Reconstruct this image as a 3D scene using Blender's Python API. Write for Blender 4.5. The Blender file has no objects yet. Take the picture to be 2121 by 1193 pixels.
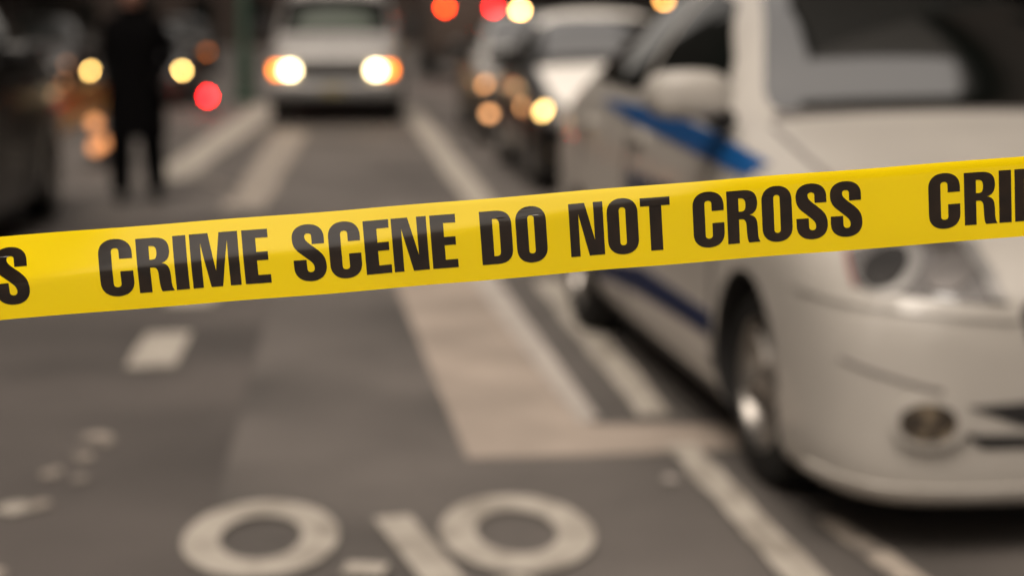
import bpy, bmesh, math, random
from mathutils import Vector, Matrix
from mathutils.bvhtree import BVHTree
from mathutils.geometry import delaunay_2d_cdt, tessellate_polygon

random.seed(7)
R = math.radians
SC = bpy.context.scene
COL = SC.collection

# ------------------------------------------------------------------ camera
FPX, CAM_H, HORIZON = 3400.0, 1.45, 54.0           # focal length in photo pixels (2121 wide)
PITCH = math.atan((596.5 - HORIZON) / FPX)
cam = bpy.data.cameras.new('camera')
cam.sensor_width = 36.0
cam.lens = FPX / 2121 * 36.0
cam.clip_start, cam.clip_end = 0.05, 1500
cam.dof.use_dof = True
cam.dof.focus_distance = 1.532
cam.dof.aperture_fstop = 2.4
cam.dof.aperture_blades = 0
co = bpy.data.objects.new('camera', cam)
COL.objects.link(co)
co.location = (0, 0, CAM_H)
co.rotation_euler = (R(90) - PITCH, 0, 0)
SC.camera = co

# ------------------------------------------------------------------ sky, sun, exposure
SUN_EL, SUN_AZ = R(60), R(200)
w = bpy.data.worlds.new('World')
SC.world = w
w.use_nodes = True
nt = w.node_tree
sky = nt.nodes.new('ShaderNodeTexSky')
sky.sky_type = 'NISHITA'
sky.sun_disc = False
sky.sun_elevation = SUN_EL
sky.sun_rotation = SUN_AZ
sky.air_density, sky.dust_density, sky.ozone_density = 1.0, 4.0, 1.0
hs = nt.nodes.new('ShaderNodeHueSaturation')
hs.inputs['Saturation'].default_value = 0.18          # overcast: a grey, slightly warm sky
mx = nt.nodes.new('ShaderNodeMix')
mx.data_type = 'RGBA'
mx.blend_type = 'MULTIPLY'
mx.inputs[0].default_value = 1.0
mx.inputs[7].default_value = (1.0, 0.88, 0.75, 1)
nt.links.new(sky.outputs[0], hs.inputs['Color'])
nt.links.new(hs.outputs[0], mx.inputs[6])
nt.links.new(mx.outputs[2], nt.nodes['Background'].inputs[0])
nt.nodes['Background'].inputs[1].default_value = 0.15
sl = bpy.data.lights.new('sun', 'SUN')
sl.energy, sl.angle, sl.color = 1.25, R(40), (1, 0.93, 0.84)
so = bpy.data.objects.new('sun', sl)
COL.objects.link(so)
sd = Vector((math.sin(SUN_AZ) * math.cos(SUN_EL), math.cos(SUN_AZ) * math.cos(SUN_EL), math.sin(SUN_EL)))
so.rotation_euler = (-sd).to_track_quat('-Z', 'Y').to_euler()
so.location = (0, -20, 40)
SC.view_settings.view_transform = 'Standard'
SC.view_settings.look = 'None'
SC.view_settings.exposure = 0.6
SC.view_settings.gamma = 1
SC.cycles.use_denoising = True
SC.cycles.use_adaptive_sampling = False
SC.cycles.max_bounces = 8


# ------------------------------------------------------------------ helpers
def mat(name, base, rough=0.5, metal=0.0, spec=0.5, coat=0.0, noise=0.0, nscale=6.0, bump=0.0, bscale=200.0,
        second=None, lo=0.45, hi=0.6, emit=None, estr=0.0, rvar=0.0, detail=4.0, trans=0.0, ior=1.5, coat_ior=1.5):
    m = bpy.data.materials.new(name)
    m.use_nodes = True
    t = m.node_tree
    b = t.nodes['Principled BSDF']
    b.inputs['Base Color'].default_value = (*base, 1)
    b.inputs['Roughness'].default_value = rough
    b.inputs['Metallic'].default_value = metal
    b.inputs['Specular IOR Level'].default_value = spec
    b.inputs['Coat Weight'].default_value = coat
    b.inputs['Coat Roughness'].default_value = 0.06
    b.inputs['IOR'].default_value = ior
    b.inputs['Coat IOR'].default_value = coat_ior
    b.inputs['Transmission Weight'].default_value = trans
    if emit:
        b.inputs['Emission Color'].default_value = (*emit, 1)
        b.inputs['Emission Strength'].default_value = estr
    tc = t.nodes.new('ShaderNodeTexCoord')
    if noise or second or rvar:
        n = t.nodes.new('ShaderNodeTexNoise')
        n.inputs['Scale'].default_value = nscale
        n.inputs['Detail'].default_value = detail
        t.links.new(tc.outputs['Object'], n.inputs['Vector'])
        mr = t.nodes.new('ShaderNodeMapRange')
        mr.inputs['From Min'].default_value = lo if second else 0.3
        mr.inputs['From Max'].default_value = hi if second else 0.7
        t.links.new(n.outputs['Fac'], mr.inputs['Value'])
        if second or noise:
            mm = t.nodes.new('ShaderNodeMix')
            mm.data_type = 'RGBA'
            if second:
                a, c = base, second
            else:
                a = tuple(x * (1 - noise) for x in base)
                c = tuple(min(1, x * (1 + noise)) for x in base)
            mm.inputs[6].default_value = (*a, 1)
            mm.inputs[7].default_value = (*c, 1)
            t.links.new(mr.outputs[0], mm.inputs[0])
            t.links.new(mm.outputs[2], b.inputs['Base Color'])
        if rvar:
            m2 = t.nodes.new('ShaderNodeMapRange')
            m2.inputs['From Min'].default_value, m2.inputs['From Max'].default_value = 0.3, 0.7
            m2.inputs['To Min'].default_value, m2.inputs['To Max'].default_value = max(0.02, rough - rvar), rough + rvar
            t.links.new(n.outputs['Fac'], m2.inputs['Value'])
            t.links.new(m2.outputs[0], b.inputs['Roughness'])
    if bump:
        n = t.nodes.new('ShaderNodeTexNoise')
        n.inputs['Scale'].default_value = bscale
        n.inputs['Detail'].default_value = 3
        t.links.new(tc.outputs['Object'], n.inputs['Vector'])
        bp = t.nodes.new('ShaderNodeBump')
        bp.inputs['Strength'].default_value = bump
        bp.inputs['Distance'].default_value = 0.004
        t.links.new(n.outputs['Fac'], bp.inputs['Height'])
        t.links.new(bp.outputs[0], b.inputs['Normal'])
    return m


def lamp(name, color, strength):
    return mat(name, tuple(c * 0.5 for c in color), 0.3, emit=color, estr=strength)


class MB:
    """collects shapes; build() links them as ONE mesh object"""
    def __init__(self):
        self.bm = bmesh.new()

    def box(self, c, s, rz=0.0, bev=0.0, mi=0):
        g = bmesh.ops.create_cube(self.bm, size=1.0)
        vs = g['verts']
        M = Matrix.Translation(c) @ Matrix.Rotation(rz, 4, 'Z') @ Matrix.Diagonal((*s, 1))
        bmesh.ops.transform(self.bm, matrix=M, verts=vs)
        es = list({e for v in vs for e in v.link_edges})
        fs = {f for v in vs for f in v.link_faces}
        for f in fs:
            f.material_index = mi
        if bev:
            bmesh.ops.bevel(self.bm, geom=es, offset=bev, segments=2, affect='EDGES', profile=0.6)
        return self

    def tube(self, pts, r, n=10, mi=0, cap=True):
        pts = [Vector(p) for p in pts]
        rs = r if isinstance(r, (list, tuple)) else [r] * len(pts)
        rings = []
        for i, p in enumerate(pts):
            d = (pts[min(i + 1, len(pts) - 1)] - pts[max(i - 1, 0)]).normalized()
            a = Vector((0, 0, 1)) if abs(d.z) < 0.9 else Vector((1, 0, 0))
            u = d.cross(a).normalized()
            v = d.cross(u).normalized()
            rings.append([self.bm.verts.new(p + (u * math.cos(k * 2 * math.pi / n) + v * math.sin(k * 2 * math.pi / n)) * rs[i]) for k in range(n)])
        for a, b in zip(rings, rings[1:]):
            for k in range(n):
                f = self.bm.faces.new((a[k], a[(k + 1) % n], b[(k + 1) % n], b[k]))
                f.material_index = mi
        if cap:
            for rg in (rings[0], rings[-1]):
                try:
                    self.bm.faces.new(rg).material_index = mi
                except ValueError:
                    pass
        return self

    def lathe(self, prof, n=40, axis='X', c=(0, 0, 0), mi=0):
        """prof: (along axis, radius)"""
        rings = []
        for (a, r) in prof:
            ring = []
            for k in range(n):
                t = 2 * math.pi * k / n
                q = {'X': (a, r * math.cos(t), r * math.sin(t)), 'Y': (r * math.cos(t), a, r * math.sin(t)),
                     'Z': (r * math.cos(t), r * math.sin(t), a)}[axis]
                ring.append(self.bm.verts.new(Vector(q) + Vector(c)))
            rings.append(ring)
        for a, b in zip(rings, rings[1:]):
            for k in range(n):
                self.bm.faces.new((a[k], a[(k + 1) % n], b[(k + 1) % n], b[k])).material_index = mi
        return self

    def poly(self, pts, z=0.0, mi=0):
        self.bm.faces.new([self.bm.verts.new((p[0], p[1], z)) for p in pts]).material_index = mi
        return self

    def loft(self, rings, mi=0, caps=True):
        rr = [[self.bm.verts.new(p) for p in rg] for rg in rings]
        n = len(rr[0])
        for a, b in zip(rr, rr[1:]):
            for k in range(n):
                self.bm.faces.new((a[k], a[(k + 1) % n], b[(k + 1) % n], b[k])).material_index = mi
        if caps:
            self.bm.faces.new(rr[0]).material_index = mi
            self.bm.faces.new(list(reversed(rr[-1]))).material_index = mi
        return self

    def ellipsoid(self, c, s, mi=0, u=20, v=12):
        g = bmesh.ops.create_uvsphere(self.bm, u_segments=u, v_segments=v, radius=1.0)
        bmesh.ops.transform(self.bm, matrix=Matrix.Translation(c) @ Matrix.Diagonal((*s, 1)), verts=g['verts'])
        for f in {f for vv in g['verts'] for f in vv.link_faces}:
            f.material_index = mi
        return self

    def mesh(self, name, mats, smooth=True, ang=38):
        bmesh.ops.recalc_face_normals(self.bm, faces=self.bm.faces)
        me = bpy.data.meshes.new(name)
        self.bm.to_mesh(me)
        self.bm.free()
        for m in (mats if isinstance(mats, (list, tuple)) else [mats]):
            me.materials.append(m)
        if smooth:
            me.polygons.foreach_set('use_smooth', [True] * len(me.polygons))
            me.set_sharp_from_angle(angle=R(ang))
        return me

    def build(self, name, mats, parent=None, smooth=True, ang=38, label=None):
        return link(name, self.mesh(name, mats, smooth, ang), parent, label)


def link(name, me, parent=None, label=None):
    o = bpy.data.objects.new(name, me)
    COL.objects.link(o)
    o.parent = parent
    if label:
        o['label'] = label
    return o


def tag(o, label, cat, group=None):
    o['label'], o['category'] = label, cat
    if group:
        o['group'] = group
    return o


def thing(name, label, cat, loc=(0, 0, 0), rz=0.0, group=None):
    o = bpy.data.objects.new(name, None)
    o.empty_display_size = 0.2
    COL.objects.link(o)
    o.location = loc
    o.rotation_euler = (0, 0, rz)
    return tag(o, label, cat, group)


def structure(o):
    o['kind'] = 'structure'
    return o


KIDS = {}
def copy_tree(o, parent=None):
    c = o.copy()
    COL.objects.link(c)
    c.parent = parent
    for ch in [x for x in bpy.data.objects if x.parent == o]:
        copy_tree(ch, c)
    return c


SA = 0.1                                    # the street runs a little to the left of the camera's axis
SCOS, SSIN = math.cos(SA), math.sin(SA)
def S(u, v, z=0.0):                         # street frame (u across, v along) -> world
    return Vector((u * SCOS - v * SSIN, u * SSIN + v * SCOS, z))


def bez(p0, p1, p2, p3, n=9):
    out = []
    for i in range(1, n + 1):
        t = i / n
        a = (1 - t)
        out.append((a**3 * p0[0] + 3 * a * a * t * p1[0] + 3 * a * t * t * p2[0] + t**3 * p3[0],
                    a**3 * p0[1] + 3 * a * a * t * p1[1] + 3 * a * t * t * p2[1] + t**3 * p3[1]))
    return out


# ------------------------------------------------------------------ materials
ASPHALT = mat('asphalt', (0.088, 0.077, 0.070), 0.72, noise=0.5, nscale=0.7, bump=0.5, bscale=220, detail=8)
ASPHALT_DARK = mat('asphalt_patch', (0.075, 0.066, 0.06), 0.75, noise=0.2, nscale=2.0, bump=0.5, bscale=220, detail=8)
CONCRETE = mat('concrete', (0.28, 0.233, 0.196), 0.8, noise=0.22, nscale=2.3, bump=0.3, bscale=120, detail=8)
KERBSTONE = mat('kerb_stone', (0.35, 0.315, 0.285), 0.6, noise=0.2, nscale=9, bump=0.3, detail=8)
PAINT = mat('road_paint', (0.37, 0.335, 0.29), 0.65, second=(0.21, 0.185, 0.155), nscale=6, lo=0.46, hi=0.68, bump=0.3, detail=8)
PAINT_WORN = mat('worn_road_paint', (0.33, 0.285, 0.24), 0.7, second=(0.15, 0.13, 0.115), nscale=9, lo=0.45, hi=0.62, bump=0.3, detail=8)
WHITE = mat('white_car_paint', (0.37, 0.345, 0.315), 0.42, coat=0.5, noise=0.05, nscale=3)
BLUE = mat('blue_stripe_vinyl', (0.003, 0.062, 0.205), 0.35, coat=0.4, noise=0.08, nscale=5)
NAVY = mat('navy_vinyl', (0.003, 0.011, 0.05), 0.6, spec=0.15, noise=0.08, nscale=5)
BLACK_PAINT = mat('black_car_paint', (0.005, 0.0045, 0.0045), 0.3, spec=0.3, coat=0.25, noise=0.2, nscale=4)
SILVER = mat('silver_car_paint', (0.36, 0.35, 0.335), 0.4, metal=0.2, coat=0.4, noise=0.05, nscale=4)
TAXI = mat('yellow_barrier_paint', (0.50, 0.23, 0.008), 0.35, coat=0.6, noise=0.08, nscale=4)
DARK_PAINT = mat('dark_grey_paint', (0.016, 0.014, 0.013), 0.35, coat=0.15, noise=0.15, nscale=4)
GLASS = mat('dark_glass', (0.003, 0.004, 0.0035), 0.03, ior=1.22, noise=0.1, nscale=3)
HERO_GLASS = mat('police_car_glass', (0.002, 0.003, 0.0025), 0.02, spec=0.6, coat=1.0, coat_ior=3.6, noise=0.1, nscale=3)
GLASS_PALE = mat('pale_glass', (0.30, 0.33, 0.30), 0.06, spec=0.8, noise=0.1, nscale=2)
RUBBER = mat('tyre_rubber', (0.009, 0.0085, 0.008), 0.85, spec=0.3, noise=0.2, nscale=12, bump=0.2)
PLASTIC = mat('black_plastic', (0.012, 0.011, 0.011), 0.55, noise=0.2, nscale=10)
TRIM = mat('grey_trim', (0.10, 0.09, 0.085), 0.5, noise=0.15, nscale=10)
ALLOY = mat('wheel_alloy', (0.22, 0.205, 0.19), 0.3, metal=0.9, noise=0.1, nscale=8)
CHROME = mat('chrome', (0.70, 0.68, 0.66), 0.12, metal=1.0, noise=0.04, nscale=8)
LENS = mat('lamp_lens', (0.07, 0.063, 0.06), 0.08, spec=0.8, coat=1.0, noise=0.3, nscale=9)
BOWL = mat('lamp_bowl', (0.13, 0.12, 0.115), 0.4, metal=0.5, noise=0.15, nscale=12)
BOWL_DARK = mat('dark_lamp_bowl', (0.03, 0.028, 0.027), 0.15, metal=0.5, noise=0.3, nscale=12)
FOGLENS = mat('fog_lens', (0.030, 0.023, 0.017), 0.2, spec=0.7, second=(0.16, 0.125, 0.085), nscale=22, lo=0.5, hi=0.65)
REDLENS = mat('red_lens', (0.28, 0.03, 0.025), 0.2, coat=0.6, noise=0.1, nscale=9)
AMBERLENS = mat('amber_lens', (0.6, 0.2, 0.02), 0.2, coat=0.6, noise=0.1, nscale=9)
CLOTH = mat('dark_cloth', (0.003, 0.0028, 0.003), 0.9, noise=0.3, nscale=20, bump=0.3, bscale=90, spec=0.02)
SKIN = mat('skin', (0.42, 0.22, 0.16), 0.55, noise=0.06, nscale=20)
HAIR = mat('hair', (0.02, 0.014, 0.01), 0.6, noise=0.3, nscale=60)
LEATHER = mat('shoe_leather', (0.01, 0.009, 0.008), 0.5, noise=0.2, nscale=30)
GREEN = mat('green_pole_paint', (0.018, 0.045, 0.028), 0.5, noise=0.2, nscale=6)
BRICK = mat('brown_brick', (0.032, 0.020, 0.015), 0.85, noise=0.3, nscale=1.3, bump=0.4, bscale=30, detail=8)
STONE = mat('dark_stone', (0.024, 0.020, 0.017), 0.85, noise=0.25, nscale=1.0, bump=0.4, bscale=25, detail=8)
SHOPDARK = mat('shopfront_paint', (0.02, 0.016, 0.013), 0.5, noise=0.2, nscale=3)
PAVING = mat('paving', (0.16, 0.14, 0.12), 0.8, noise=0.2, nscale=1.1, bump=0.4, detail=8)
TRUCKBODY = mat('truck_body', (0.055, 0.040, 0.033), 0.5, noise=0.25, nscale=2)

HEAD_HOT = lamp('headlight_glow', (1.0, 0.78, 0.40), 15.0)
HEAD_WARM = lamp('warm_headlight_glow', (1.0, 0.60, 0.17), 30.0)
AMBER_ON = lamp('amber_glow', (1.0, 0.20, 0.012), 9.0)
AMBER_DIM = lamp('dim_amber_glow', (1.0, 0.45, 0.17), 3.4)
RED_ON = lamp('red_glow', (1.0, 0.006, 0.008), 36.0)
REDORANGE_ON = lamp('red_orange_glow', (1.0, 0.035, 0.002), 36.0)
AMBER_FAINT = lamp('faint_amber_glow', (1.0, 0.42, 0.18), 0.9)
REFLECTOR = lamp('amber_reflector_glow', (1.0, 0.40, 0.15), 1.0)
GLOBE_ON = lamp('globe_glow', (1.0, 0.56, 0.17), 40.0)

# ------------------------------------------------------------------ ground
def flat(name, pts, z, m, label=None, cat=None):
    o = MB().poly(pts, z).build(name, m, smooth=False)
    return structure(o)

g = MB()
g.poly([S(-400, -120), S(400, -120), S(400, 500), S(-400, 500)])
structure(g.build('road', ASPHALT, smooth=False))

ASPHALT_SHADED = mat('shaded_lane_asphalt', (0.068, 0.058, 0.053), 0.75, noise=0.5, nscale=0.6, bump=0.5, bscale=220, detail=8)  # darker lane beside the seam, with street shade put into its colour
flat('asphalt_lane', [S(-.42, -8), S(-.42, 12.6), S(-10.7, 12.6), S(-10.7, -8)], 0.003, ASPHALT_SHADED)
flat('concrete_strip', [(-1.02, 12.6), (-0.66, 9.2), (-0.50, 8.0), (-0.32, 6.64), (-0.15, 5.41), (0.25, 5.44), (0.79, 5.54), (2.9, 5.85), (2.9, 6.2), (0.83, 5.89),
                       (0.30, 5.89), (-0.10, 9.2), (-0.45, 12.6)], 0.004, CONCRETE)
flat('asphalt_patch', [(0.325, 5.90), (0.80, 5.90), (0.24, 9.2), (-0.1, 12.6), (-0.43, 12.6), (-0.055, 9.2)], 0.006, ASPHALT_DARK)
flat('kerb_edge', [(0.25, 5.89), (0.325, 5.96), (-0.06, 9.2), (-0.42, 12.6), (-0.57, 12.6), (-0.21, 9.2)], 0.010, KERBSTONE)


def strip(name, a, b, wa, wb, m, z=0.012, jag=0.012, n=14):
    """a painted stripe with slightly ragged edges from a to b"""
    a, b = Vector((*a, 0)), Vector((*b, 0))
    d = (b - a).normalized()
    p = Vector((-d.y, d.x, 0))
    L, Rr = [], []
    for i in range(n + 1):
        t = i / n
        c = a.lerp(b, t)
        w_ = (wa + (wb - wa) * t) / 2
        L.append(c + p * (w_ + random.uniform(-jag, jag)))
        Rr.append(c - p * (w_ + random.uniform(-jag, jag)))
    o = MB().poly(L + Rr[::-1], z).build(name, m, smooth=False)
    return structure(o)

strip('lane_marking', (-1.545, 6.88), (-1.635, 7.68), 0.215, 0.22, PAINT, n=4, jag=0.006)
strip('lane_marking', (-1.69, 8.46), (-1.78, 9.35), 0.26, 0.26, PAINT, n=4, jag=0.006)
strip('lane_marking', (-2.13, 13.0), (-3.04, 22.7), 0.34, 0.46, PAINT_WORN, n=20, jag=0.03)
strip('lane_marking', (-1.86, 10.3), (-1.96, 11.3), 0.26, 0.26, PAINT_WORN, n=4)
strip('lane_marking', (-3.30, 15.6), (-4.45, 30.5), 0.42, 0.62, PAINT, n=20, jag=0.015)
strip('lane_marking', (-2.38, 14.4), (-3.42, 16.6), 0.05, 0.05, PAINT_WORN, n=6, jag=0.005)
strip('lane_marking', (0.54, 6.0), (0.20, 9.3), 0.14, 0.17, PAINT, n=12)
strip('lane_marking', (0.13, 9.9), (-0.31, 14.0), 0.17, 0.25, PAINT, n=12)
strip('lane_marking', (-0.31, 14.0), (-1.9, 30.0), 0.26, 0.32, PAINT, n=20)
strip('lane_marking', (0.585, 5.56), (0.90, 3.3), 0.105, 0.115, PAINT, n=22, jag=0.008)
strip('lane_marking', (0.93, 4.70), (1.24, 3.3), 0.07, 0.11, PAINT_WORN, n=12)

def blob(name, c, rx, ry, m, z=0.012, n=16, seed=0):
    rnd = random.Random(seed)
    pts = [(c[0] + rx * math.cos(2 * math.pi * k / n) * rnd.uniform(0.65, 1.2), c[1] + ry * math.sin(2 * math.pi * k / n) * rnd.uniform(0.65, 1.2)) for k in range(n)]
    return structure(MB().poly(pts, z).build(name, m, smooth=False))

for k, (c, rx, ry) in enumerate([((-1.47, 5.66), 0.055, 0.07), ((-1.42, 5.60), 0.03, 0.04), ((-1.45, 5.40), 0.035, 0.05), ((-1.49, 5.46), 0.02, 0.03),
                                 ((-1.50, 5.20), 0.035, 0.06), ((-1.40, 5.13), 0.03, 0.05), ((-1.50, 4.80), 0.06, 0.06), ((-1.44, 4.84), 0.035, 0.045),
                                 ((-1.40, 4.20), 0.07, 0.06)]):
    blob('worn_lane_marking', c, rx, ry, PAINT_WORN if k not in (6,) else PAINT, seed=k)

# painted bicycle symbol: two wheels and a frame, in the street's direction
def symbol():
    b = MB()
    def pt(x, y):                            # bike frame: x across the lane, y along it
        return (x * SCOS - y * SSIN, x * SSIN + y * SCOS)
    def ring(cx, cy, rx, ry, tx, ty, n=56):
        vo, vi = [], []
        for k in range(n):
            t = 2 * math.pi * k / n
            vo.append(b.bm.verts.new((*pt(cx + rx * math.cos(t), cy + ry * math.sin(t)), 0.012)))
            vi.append(b.bm.verts.new((*pt(cx + (rx - tx) * math.cos(t), cy + (ry - ty) * math.sin(t)), 0.012)))
        for k in range(n):
            b.bm.faces.new((vo[k], vo[(k + 1) % n], vi[(k + 1) % n], vi[k]))
    ring(-0.262, 4.57, 0.222, 0.355, 0.105, 0.150)
    ring(0.470, 4.55, 0.222, 0.365, 0.105, 0.160)
    zz = [0.012]
    def bar(x0, y0, x1, y1, wd):
        zz[0] += .0015
        a, c = Vector((x0, y0)), Vector((x1, y1))
        d = (c - a).normalized()
        p = Vector((-d.y, d.x)) * wd / 2
        b.bm.faces.new([b.bm.verts.new((*pt(*q), zz[0])) for q in (a + p, c + p, c - p, a - p)])
    bar(0.115, 4.72, 0.26, 4.02, 0.112)
    bar(-0.025, 4.26, 0.085, 4.235, 0.10)
    bar(0.02, 4.10, 0.22, 3.92, 0.08)
    bar(0.30, 4.0, 0.46, 4.12, 0.09)
    structure(b.build('bicycle_symbol', PAINT, smooth=False))
symbol()
blob('paper_scrap', (0.51, 5.13), 0.03, 0.04, KERBSTONE, z=0.012, seed=31)

# pavements with kerbs
def pavement(name, u0, u1, m=PAVING):
    b = MB()
    c = S((u0 + u1) / 2, 60, 0.065)
    b.box(c, (abs(u1 - u0), 240, 0.13), rz=SA, bev=0.02)
    structure(b.build(name, m, smooth=False))
pavement('pavement', 4.45, 9.6)
pavement('pavement', -15.5, -10.8)

# ------------------------------------------------------------------ tape
TAPE_W = 0.0765
def ray_px(x, y):
    c, s = math.cos(PITCH), math.sin(PITCH)
    u = 596.5 - y
    return Vector(((x - 1060.5), FPX * c + u * s, u * c - FPX * s)) / FPX
TA = Vector((0, 0, CAM_H)) + ray_px(0, 578.0) * 1.503
TB = Vector((0, 0, CAM_H)) + ray_px(2121, 406.0) * 1.562
TD = (TB - TA)
TLEN = TD.length
TD = TD / TLEN
TN0 = TD.cross(Vector((0, 0, 1))).normalized()        # towards the camera (-Y)
if TN0.y > 0:
    TN0 = -TN0
TUP0 = TN0.cross(TD).normalized()
if TUP0.z < 0:
    TUP0 = -TUP0

def s_of_px(x):
    """distance along the tape of a place seen at photo column x on its centre line"""
    lo, hi = -1.0, 3.0
    c, s = math.cos(PITCH), math.sin(PITCH)
    for _ in range(50):
        m_ = (lo + hi) / 2
        P = TA + TD * m_
        d = P.y * c - (P.z - CAM_H) * s
        if 1060.5 + FPX * P.x / d < x:
            lo = m_
        else:
            hi = m_
    return (lo + hi) / 2

def smooth01(t):
    t = max(0.0, min(1.0, t))
    return t * t * (3 - 2 * t)

NV = 44
def tape_profile(s):
    """cross-section: pitch of the surface up the tape; the upper part leans away from the camera"""
    t = s / TLEN
    edge = 0.52 + 0.40 * smooth01((t - 0.28) / 0.5) - 0.03 * math.cos(t * 9) - 0.16 * smooth01((0.12 - t) / 0.3)
    wid = 0.20
    out = [(0.0, 0.0)]
    y = z = 0.0
    for i in range(NV):
        v = (i + 0.5) / NV
        a = R(-1.5) + R(10.5 + 1.5 * math.sin(5 * t + 1)) * smooth01((v - edge + wid * 0.5) / wid) + R(7) * smooth01((v - 0.93) / 0.07) * (1 if t > 0.4 else 0.4)
        a += R(1.0) * math.sin(7 * t + 2 * v) + R(0.7) * math.sin(31 * t + 5 * v) * math.sin(13 * t - 3 * v)
        y += math.sin(a) / NV
        z += math.cos(a) / NV
        out.append((y, z))
    mid = out[NV // 2]
    return [(q[0] - mid[0], q[1] - mid[1]) for q in out]

_pc = {}
def tape_pt(s, v, off=0.0):
    k = round(s / 0.004)
    if k not in _pc:
        _pc[k] = tape_profile(k * 0.004)
    p = _pc[k]
    f = max(0, min(NV - 1e-6, v * NV))
    i = int(f)
    t = f - i
    y = p[i][0] * (1 - t) + p[i + 1][0] * t
    z = p[i][1] * (1 - t) + p[i + 1][1] * t
    dy, dz = p[i + 1][0] - p[i][0], p[i + 1][1] - p[i][1]
    n = (TN0 * dz + TUP0 * dy).normalized()
    return TA + TD * s + TUP0 * (z * TAPE_W + .0004 * math.sin(11 * s + 1) + .00025 * math.sin(37 * s)) - TN0 * (y * TAPE_W) + n * off

TAPE_M = mat('tape_plastic', (0.97, 0.715, 0.001), 0.12, ior=1.72, noise=0.035, nscale=9, detail=2)
INK = mat('tape_ink', (0.012, 0.006, 0.003), 0.12, ior=1.72, noise=0.5, nscale=60)
def see_through(m, col, amt):
    t = m.node_tree
    b_ = t.nodes['Principled BSDF']
    o_ = t.nodes['Material Output']
    tr = t.nodes.new('ShaderNodeBsdfTranslucent')
    tr.inputs[0].default_value = (*col, 1)
    ms = t.nodes.new('ShaderNodeMixShader')
    ms.inputs[0].default_value = amt
    t.links.new(b_.outputs[0], ms.inputs[1])
    t.links.new(tr.outputs[0], ms.inputs[2])
    t.links.new(ms.outputs[0], o_.inputs[0])
see_through(TAPE_M, (0.98, 0.72, 0.001), 0.15)
b = MB()
N0, N1, ST = -1.2, TLEN + 1.2, 0.02
cols = []
s = N0
while s < N1:
    cols.append([b.bm.verts.new(tape_pt(s, i / NV)) for i in range(NV + 1)])
    s += ST
for a, c in zip(cols, cols[1:]):
    for i in range(NV):
        b.bm.faces.new((a[i], c[i], c[i + 1], a[i + 1]))
tape = b.build('barrier_tape', TAPE_M, ang=80)
tag(tape, 'yellow crime scene barrier tape with black capitals stretched across the street', 'barrier tape')

# glyphs: width 1, height 1 (condensed heavy capitals)
K = 0.55
def rounded_end(x0, x1, yb, yt):             # arc from (x0,yb) over the top at yt to (x1,yb)
    xm = (x0 + x1) / 2
    k = 0.62
    return bez((x0, yb), (x0, yb + (yt - yb) * k), (xm - (xm - x0) * k, yt), (xm, yt)) + \
        bez((xm, yt), (xm + (x1 - xm) * k, yt), (x1, yb + (yt - yb) * k), (x1, yb))

def gC():
    p = [(1, .66), (1, .76)]
    p += rounded_end(1, 0, .76, 1.03)
    p += [(0, .24)] + rounded_end(0, 1, .24, -.03)
    p += [(1, .43), (.615, .43), (.615, .20)] + rounded_end(.615, .385, .20, .14)
    p += [(.385, .80)] + rounded_end(.385, .61, .80, .862) + [(.61, .66)]
    return [p]
def gO():
    o = [(0, .24)] + rounded_end(0, 1, .24, -.03) + [(1, .76)] + rounded_end(1, 0, .76, 1.03)
    i = [(.395, .20)] + rounded_end(.395, .605, .20, .14) + [(.605, .80)] + rounded_end(.605, .395, .80, .862)
    return [o, i]
def gI():
    return [[(0, 0), (1, 0), (1, 1), (0, 1)]]
def gE():
    return [[(0, 0), (.97, 0), (.97, .155), (.50, .155), (.50, .43), (.93, .43), (.93, .585), (.50, .585), (.50, .845), (.97, .845), (.97, 1), (0, 1)]]
def gT():
    return [[(.30, 0), (.71, 0), (.71, .845), (1, .845), (1, 1), (0, 1), (0, .845), (.30, .845)]]
def gN():
    return [[(0, 0), (.275, 0), (.275, .80), (.545, 0), (1, 0), (1, 1), (.725, 1), (.725, .29), (.47, 1), (0, 1)]]
def gM():
    return [[(0, 0), (.215, 0), (.215, .83), (.375, 0), (.615, 0), (.775, .85), (.775, 0), (1, 0), (1, 1), (.615, 1), (.50, .30), (.385, 1), (0, 1)]]
def gD():
    o = [(0, 0), (.50, 0)] + bez((.50, 0), (.85, 0), (1, .10), (1, .27)) + [(1, .73)] + bez((1, .73), (1, .90), (.85, 1), (.50, 1)) + [(0, 1)]
    i = [(.395, .15), (.395, .85), (.48, .85)] + bez((.48, .85), (.58, .85), (.61, .81), (.61, .75)) + [(.61, .25)] + bez((.61, .25), (.61, .18), (.58, .15), (.48, .15))
    return [o, i]
def gR():
    o = [(0, 0), (.36, 0), (.36, .455), (.45, .455)] + bez((.45, .455), (.56, .45), (.58, .40), (.585, .30)) + \
        bez((.585, .30), (.59, .15), (.60, .05), (.645, 0)) + [(1, 0)] + bez((1, 0), (.94, .05), (.93, .12), (.93, .22)) + \
        bez((.93, .22), (.93, .42), (.90, .50), (.69, .525)) + bez((.69, .525), (.88, .55), (.94, .65), (.94, .75)) + \
        bez((.94, .75), (.94, .93), (.80, 1), (.50, 1)) + [(0, 1)]
    i = [(.36, .60), (.36, .852), (.42, .852)] + bez((.42, .852), (.54, .852), (.575, .81), (.575, .73)) + bez((.575, .73), (.575, .63), (.53, .60), (.44, .60))
    return [o, i]
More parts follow.
